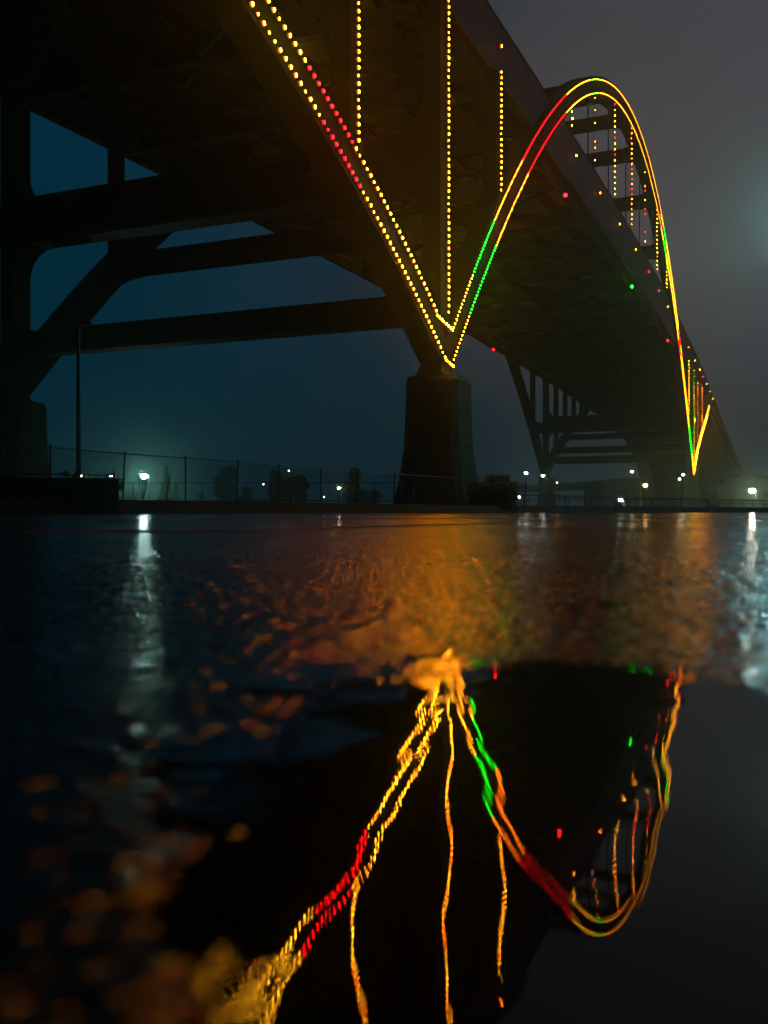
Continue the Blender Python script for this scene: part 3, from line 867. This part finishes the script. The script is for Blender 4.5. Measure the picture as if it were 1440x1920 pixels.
for p in posts: MB().tube([p + UPV * .45, p + UPV * 1.24], .045, 6).build('rail_post', M['galv'], root)
for z, r_ in ((1.2, .05), (.85, .028)):
    MB().tube([p + UPV * z for p in posts], r_, 6).build('rail', M['galv'], root)
# steel end post of the tall fence
# hoop rails in front of the quay railing
def hoop(a, b, h, label):
    a, b = Vector((*a, 0)), Vector((*b, 0)); d = (b - a).normalized()
    root = empty('hoop_rail', a, label, 'guard rail', 'round cornered guard rails in front of the railing')
    r_ = .3; pts = [a + UPV * 0, a + UPV * (h - r_)]
    for i in range(1, 6):
        t = math.pi / 2 * i / 5; pts.append(a + d * r_ * (1 - math.cos(t)) + UPV * (h - r_ + r_ * math.sin(t)))
    for i in range(0, 6):
        t = math.pi / 2 * (1 - i / 5); pts.append(b - d * r_ * (1 - math.cos(t)) + UPV * (h - r_ + r_ * math.sin(t)))
    pts.append(b)
    MB().tube(pts, .045, 7).build('hoop', M['galv'], root)
    for f in (.33, .66): 
        q = a.lerp(b, f); MB().tube([q, q + UPV * (h - .03)], .03, 6).build('upright', M['galv'], root)
hoop((11.4, 66.0), (16.4, 67.0), 1.02, 'left round cornered guard rail in front of the quay')
hoop((16.95, 67.2), (24, 69.2), .98, 'second round cornered guard rail, right of the first')
# concrete block wall at far left with a thin rail on it
wl = [(-14.5, 25.6), (-8.1, 28.6)]
root = empty('block_wall', Vector((-11, 27, 0)), 'black solid low wall at far left in front of the fence with thin rail on top', 'wall')
for r_ in range(3):
    for i in range(5):
        f0, f1 = i / 5, (i + 1) / 5
        p, q = Vector((*wl[0], 0)).lerp(Vector((*wl[1], 0)), f0 + .002), Vector((*wl[0], 0)).lerp(Vector((*wl[1], 0)), f1 - .002)
        d = (q - p).normalized(); n = Vector((-d.y, d.x, 0))
        z0, z1 = r_ * .355, r_ * .355 + .35
        MB().quadbox([p - n * .3 + UPV * z0, p + n * .3 + UPV * z0, p + n * .3 + UPV * z1, p - n * .3 + UPV * z1],
                     [q - n * .3 + UPV * z0, q + n * .3 + UPV * z0, q + n * .3 + UPV * z1, q - n * .3 + UPV * z1]).build('block', M['wall'], root, bevel=.015)
p, q = Vector((-11, 27.24, 1.06)), Vector((-8.2, 28.56, 1.06))
mb = MB().tube([p + UPV * .11, q + UPV * .11], .02, 6)
for f in (0, .5, 1): mb.tube([p.lerp(q, f), p.lerp(q, f) + UPV * (.13 if f < 1 else .3)], .02, 6)
mb.build('rail', M['galv'], root)

# ------------------------------------------------------------------ plants
def leaves(mb, c, r, n, size, sq=(1, 1, 1)):
    for _ in range(n):
        v = Vector((random.gauss(0, 1), random.gauss(0, 1), random.gauss(0, 1))).normalized() * (random.random() ** .45)
        p = Vector(c) + Vector((v.x * r * sq[0], v.y * r * sq[1], v.z * r * sq[2]))
        a = Vector((random.gauss(0, 1), random.gauss(0, 1), random.gauss(0, 1))).normalized(); b = a.orthogonal().normalized()
        s_ = size * random.uniform(.6, 1.4); k = len(mb.v)
        mb.v += [p - a * s_, p + b * s_ * .45, p + a * s_, p - b * s_ * .45]; mb.f.append((k, k + 1, k + 2, k + 3)); mb.m.append(0)
def broad_tree(base, h, wd, label, dens=1.0):
    root = empty('tree', base, label, 'tree', 'dark trees on the far shore')
    b = Vector(base); mb = MB()
    mb.tube([b, b + UPV * h * .3, b + Vector((wd * .05, 0, h * .7))], [h * .03, h * .022, h * .008], 7)
    cs = []
    for i in range(11):
        a = random.uniform(0, 6.28); f = random.uniform(.3, .88); rr = wd * .36 * math.sin(math.pi * min(1, f * .95)) * random.uniform(.4, 1)
        c = b + Vector((math.cos(a) * rr, math.sin(a) * rr, h * f)); cs.append(c)
        mb.tube([b + UPV * h * f * .55, c], [h * .012, h * .004], 5)
    mb.build('trunk', M['bark'], root)
    ml = MB()
    for c in cs: leaves(ml, c, wd * random.uniform(.17, .26), int(190 * dens), h * .034, (1, 1, 1.1))
    leaves(ml, b + UPV * h * .82, wd * .2, int(160 * dens), h * .028, (.8, .8, 1.0))
    leaves(ml, b + UPV * h * .18, wd * .42, int(260 * dens), h * .028, (1, 1, .5))
    ml.build('crown', M['leaf'], root)
def conifer(base, h, wd, label):
    root = empty('conifer', base, label, 'tree', 'dark trees on the far shore')
    b = Vector(base); MB().tube([b, b + UPV * h], [h * .022, h * .003], 6).build('trunk', M['bark'], root)
    ml = MB(); 
    for i in range(26):
        f = i / 25; z = h * (.06 + .92 * f); r_ = wd / 2 * (1 - f) ** .85 + .1
        for j in range(max(4, int(13 * (1 - f)) + 3)):
            a = random.uniform(0, 6.28); rr = r_ * random.uniform(.75, 1.1)
            tip = b + Vector((math.cos(a) * rr, math.sin(a) * rr, z - rr * .28)); mid = b + Vector((0, 0, z))
            for q in range(5):
                g = (q + .6) / 5; leaves(ml, mid.lerp(tip, g), .2, 2, h * .03)
    ml.build('crown', M['leaf2'], root)
def at(px, Y, z=0.0): return Vector(((px - 720) / 1762 * Y, Y, z))
conifer(at(312, 236), 11.6, 5.6, 'pointed conifer just right of the brightest lamp behind the left fence')
conifer(at(330, 243), 8.0, 4.0, 'smaller conifer half hidden to the right of the pointed conifer')
broad_tree(at(425, 236), 11.4, 7.2, 'round dark tree in the middle of the fence, left of the amber dot lamp', 1.2)
broad_tree(at(457, 240), 7.0, 5.5, 'low dark tree leaning against the round tree on its right')
broad_tree(at(518, 238), 10.6, 6.4, 'dark tree left of the pair below the amber dot lamp', 1.1)
broad_tree(at(546, 241), 9.4, 5.0, 'dark tree in the middle of the group below the amber dot lamp', 1.1)
broad_tree(at(566, 236), 10.2, 4.4, 'narrow dark tree right in the group below the amber dot lamp', 1.1)
broad_tree(at(667, 230), 11.0, 6.6, 'dark tree just right of the warm white lamp, left of the pier', 1.2)
broad_tree(at(699, 236), 5.4, 6.0, 'low dark tree between the lamp tree and the pier')
broad_tree(at(250, 240), 5.0, 10, 'low bushy tree below and left of the brightest lamp')
broad_tree(at(375, 250), 5.2, 5, 'low sparse tree between conifers and the round tree', .6)
def shrub(base, h, wd, label, n=420, size=.06, grp='dark shrubs along the fence'):
    root = empty('shrub', base, label, 'shrub', grp)
    b = Vector(base); mb = MB(); ml = MB()
    for i in range(9):
        a = random.uniform(0, 6.28); tip = b + Vector((math.cos(a) * wd * .35, math.sin(a) * wd * .35, h * random.uniform(.6, .95)))
        mb.tube([b, b.lerp(tip, .5) + UPV * h * .05, tip], [.02, .014, .006], 5)
        leaves(ml, tip - UPV * h * .18, wd * .22, n // 9, size)
    mb.build('stem', M['bark'], root); ml.build('foliage', M['leaf'], root)
shrub((-9.9, 29.6, .42), 1.05, .55, 'small dark shrub poking over the black wall at left', 260, .05)
shrub((-8.75, 30.2, .42), .95, .7, 'dark shrub left of the lamp post with no light', 300, .05)
shrub((-9.3, 30.8, .42), .9, .5, 'thin dark shrub, second from the black wall edge', 220, .05)
def weed(base, h, label):
    root = empty('dry_weed', base, label, 'weed', 'bare weeds at the fence')
    b = Vector(base); mb = MB()
    for i in range(9):
        tip = b + Vector((random.uniform(-.3, .3), random.uniform(-.2, .2), h * random.uniform(.6, 1)))
        mid = b.lerp(tip, .5) + Vector((0, 0, h * .08))
        mb.tube([b, mid, tip], [.008, .006, .003], 4)
        for q in range(2): mb.tube([mid, mid + Vector((random.uniform(-.15, .15), random.uniform(-.1, .1), h * .25))], [.005, .002], 3)
    mb.build('stem', M['bark'], root)
weed((-7.75, 30.2, .42), 1.15, 'bare twiggy weed at the right end of the black wall')
weed((-10.6, 29.9, .42), 1.2, 'bare twiggy weed next to the left pier edge')
weed((-7.3, 31.5, .42), 1.2, 'bare twiggy weed just left of the brightest lamp')
# clipped dark hedge blocks right of the near pier
def hedge(c, hx, hy, h, label, n):
    root = empty('hedge', c, label, 'hedge', 'dark boxy hedges beside the pier')
    ml = MB(); c = Vector(c)
    ml2 = MB()
    for i in range(7):
        p = c + Vector((random.uniform(-hx, hx) * .8, random.uniform(-hy, hy) * .8, 0)); ml2.tube([p, p + Vector((random.uniform(-.15, .15), 0, h * .85))], [.03, .01], 5)
    ml2.build('stem', M['bark'], root)
    for _ in range(n):
        p = c + Vector((random.uniform(-hx, hx), random.uniform(-hy, hy), random.uniform(.0, h)))
        leaves(ml, p, .1, 1, .1)
    ml.build('foliage', M['leaf'], root)
hedge((6.6, 57.2, .3), 1.45, .8, 1.55, 'wide boxy dark hedge right of the near pier foot', 5200)
hedge((7.0, 57.9, .3), .72, .7, 2.0, 'taller boxy dark bush rising out of the wide hedge', 3000)
# ------------------------------------------------------------------ light poles
def lamp_mat(col, st): return mat('lamp_lens', (.4, .4, .4), .3, emit=col, estr=st)
LW = lamp_mat((.80, 1.0, .92), 55); LWARM = lamp_mat((1.0, .80, .48), 60); LAMB = lamp_mat((1.0, .52, .16), 60); LCOOL = lamp_mat((.40, .95, 1.0), 600)
LBIG = lamp_mat((.55, 1.0, .88), 430); LBIGW = lamp_mat((1.0, .90, .66), 260)
PG = 'street lamps on the shores'
def street_lamp(px, py, Y, m, r, label, ground=0.0, hk=2.3, arm=.8, sgn=1, cat='street lamp'):
    hd = PX(px, py, Y)
    base = Vector((hd.x + sgn * arm, hd.y, ground))
    root = empty('street_lamp', base, label, cat, PG)
    MB().tube([base, Vector((base.x, base.y, hd.z + .25))], [.11, .07], 7).build('pole', M['galv'], root)
    MB().tube([Vector((base.x, base.y, hd.z + .25)), Vector((hd.x, hd.y, hd.z + .34))], .045, 6).build('arm', M['galv'], root)
    MB().quadbox([hd + Vector((x, y, r * .55)) for x, y in ((-r * hk, -r * hk * .9), (r * hk, -r * hk * .9), (r * hk, r * hk * .9), (-r * hk, r * hk * .9))],
                 [hd + Vector((x, y, r * .55 + .18)) for x, y in ((-r, -r * .7), (r, -r * .7), (r, r * .7), (-r, r * .7))]).build('lamp_head', M['dark'], root)
    MB().ball(hd, r, 2, (1, 1, .8)).build('lens', m, root, smooth=True)
street_lamp(270, 893, 150, LBIG, .5, 'brightest white lamp glowing behind the left fence', hk=2.0)
street_lamp(151, 892, 120, LWARM, .16, 'warm lamp right beside the foot of the unlit lamp post')
street_lamp(208, 892, 122, LWARM, .16, 'warm lamp over the right end of the black wall')
street_lamp(542, 883, 232, LAMB, .20, 'amber dot lamp high above the tree group behind the fence')
street_lamp(636, 915, 180, LWARM, .30, 'warm white lamp low behind the fence left of the pier')
street_lamp(494, 908, 230, LW, .12, 'tiny pale lamp left of the three tree group')
street_lamp(608, 932, 228, LW, .12, 'tiny pale lamp at the foot of the fence left of the warm white lamp')
street_lamp(986, 887, 225, LW, .36, 'white lamp just left of the far unlit pier', arm=.7)
street_lamp(1018, 892, 222, LW, .36, 'white lamp just right of the far unlit pier', arm=.7)
street_lamp(1044, 905, 260, LAMB, .16, 'tiny amber lamp in the haze right of the far unlit pier')
street_lamp(973, 932, 215, LW, .30, 'low white lamp near the end of the tall fence', arm=.3)
street_lamp(1164, 938, 214, LW, .52, 'strong white lamp low over the railing')
street_lamp(1185, 884, 240, LWARM, .34, 'lamp on a visible lit pole in front of a curved pier leg', arm=.15)
street_lamp(1210, 910, 250, LAMB, .55, 'yellow lamp between two curved pier legs', arm=.5)
street_lamp(1281, 890, 220, LW, .26, 'upper of two small lamps left of the far lit pier', arm=.4)
street_lamp(1274, 898, 216, LWARM, .26, 'lower of two small lamps left of the far lit pier', arm=.4)
street_lamp(1342, 920, 300, LAMB, .34, 'dim amber lamp right of the far lit pier')
street_lamp(1410, 920, 200, LBIGW, .62, 'big warm white lamp at the right edge above the railing')
street_lamp(1490, 402, 60, LCOOL, .34, 'tall cold white lamp at the right border whose glow reaches in', arm=1.6, cat='street lamp')
# unlit twin post at left
b = at(147, 44)
root = empty('lamp_post', b, 'tall dark unlit lamp post with two flat heads in front of the left strut', 'lamp post')
ht = (960 - 606) / 1762 * 44
MB().tube([b, b + UPV * ht], [.13, .085], 8).build('pole', M['dark'], root)
MB().tube([b, b + UPV * .5], [.2, .2], 10).build('base_drum', M['dark'], root)
for sg, ln in ((-1, .55), (1, .6)):
    c = b + Vector((sg * .36, 0, ht + (.02 if sg < 0 else .05)))
    MB().quadbox([c + Vector((x, y, -.07)) for x, y in ((-ln / 2, -.18), (ln / 2, -.18), (ln / 2, .18), (-ln / 2, .18))],
                 [c + Vector((x, y, .10)) for x, y in ((-ln / 2 + .08, -.12), (ln / 2 - .08, -.12), (ln / 2 - .08, .12), (-ln / 2 + .08, .12))]).build('lamp_head', M['dark'], root, bevel=.02)
# marker poles in front of the near pier
for i, (px, y0, y1, lb) in enumerate(((754, 872, 920, 'left thin pale pole in front of the near pier'), (775, 885, 912, 'short thin pale pole in front of the near pier'), (796, 922, 940, 'lowest short pale stake in front of the near pier'))):
    Y = 53.0 + i * .3; p = PX(px, y1, Y); q = PX(px, y0, Y); base = Vector((p.x, p.y, 0))
    root = empty('marker_pole', base, lb, 'pole', 'thin poles before the near pier')
    MB().tube([base, q], .03, 6).build('pole', M['fascia'], root)
    MB().tube([q, q + UPV * .05], .045, 6).build('cap', M['dark'], root)

# ------------------------------------------------------------------ far buildings
def building(px0, px1, py, Y, dep, label, lit=()):
    x0, x1 = (px0 - 720) / 1762 * Y, (px1 - 720) / 1762 * Y; h = (960 - py) / 1762 * Y
    root = empty('far_building', Vector(((x0 + x1) / 2, Y, 0)), label, 'building', 'pale buildings in the haze on the far shore')
    MB().abox(x0, x1, Y, Y + dep, 0, h).build('wall', M['brick'], root)
    MB().abox(x0 - .3, x1 + .3, Y - .3, Y + dep + .3, h + .004, h + .5).build('roof', M['deck'], root)
    n = max(2, int((x1 - x0) / 4))
    for i in range(n):
        for fl in range(max(1, int(h / 4))):
            xx = x0 + (i + .5) * (x1 - x0) / n
            MB().abox(xx - .8, xx + .8, Y - .08, Y - .004, 1.2 + fl * 3.6, 2.9 + fl * 3.6).build('window', M['glass'], root)
building(1123, 1178, 903, 330, 24, 'low hazy building left of the curved pier legs')
building(1160, 1200, 898, 380, 20, 'taller hazy block behind the curved pier legs')
building(1422, 1500, 894, 300, 30, 'hazy block at the right edge behind the big warm lamp')
building(1386, 1420, 906, 340, 22, 'small hazy block left of the big warm lamp')
building(1326, 1346, 921, 296, 8, 'tiny shed lit by the dim amber lamp beside the far pier')

# ------------------------------------------------------------------ haze
mh = bpy.data.materials.new('haze_air'); mh.use_nodes = True
t = mh.node_tree; t.nodes.clear()
oo = t.nodes.new('ShaderNodeOutputMaterial'); pv = t.nodes.new('ShaderNodeVolumePrincipled')
pv.inputs['Color'].default_value = (.60, 1.0, .80, 1); pv.inputs['Density'].default_value = .00105; pv.inputs['Anisotropy'].default_value = .88
t.links.new(pv.outputs[0], oo.inputs['Volume'])
mb = MB().abox(-420, 420, -60, 900, -3.6, 72)
o = mb.build('haze', mh, None, Vector((0, 400, 0))); tag(o, kind='stuff')
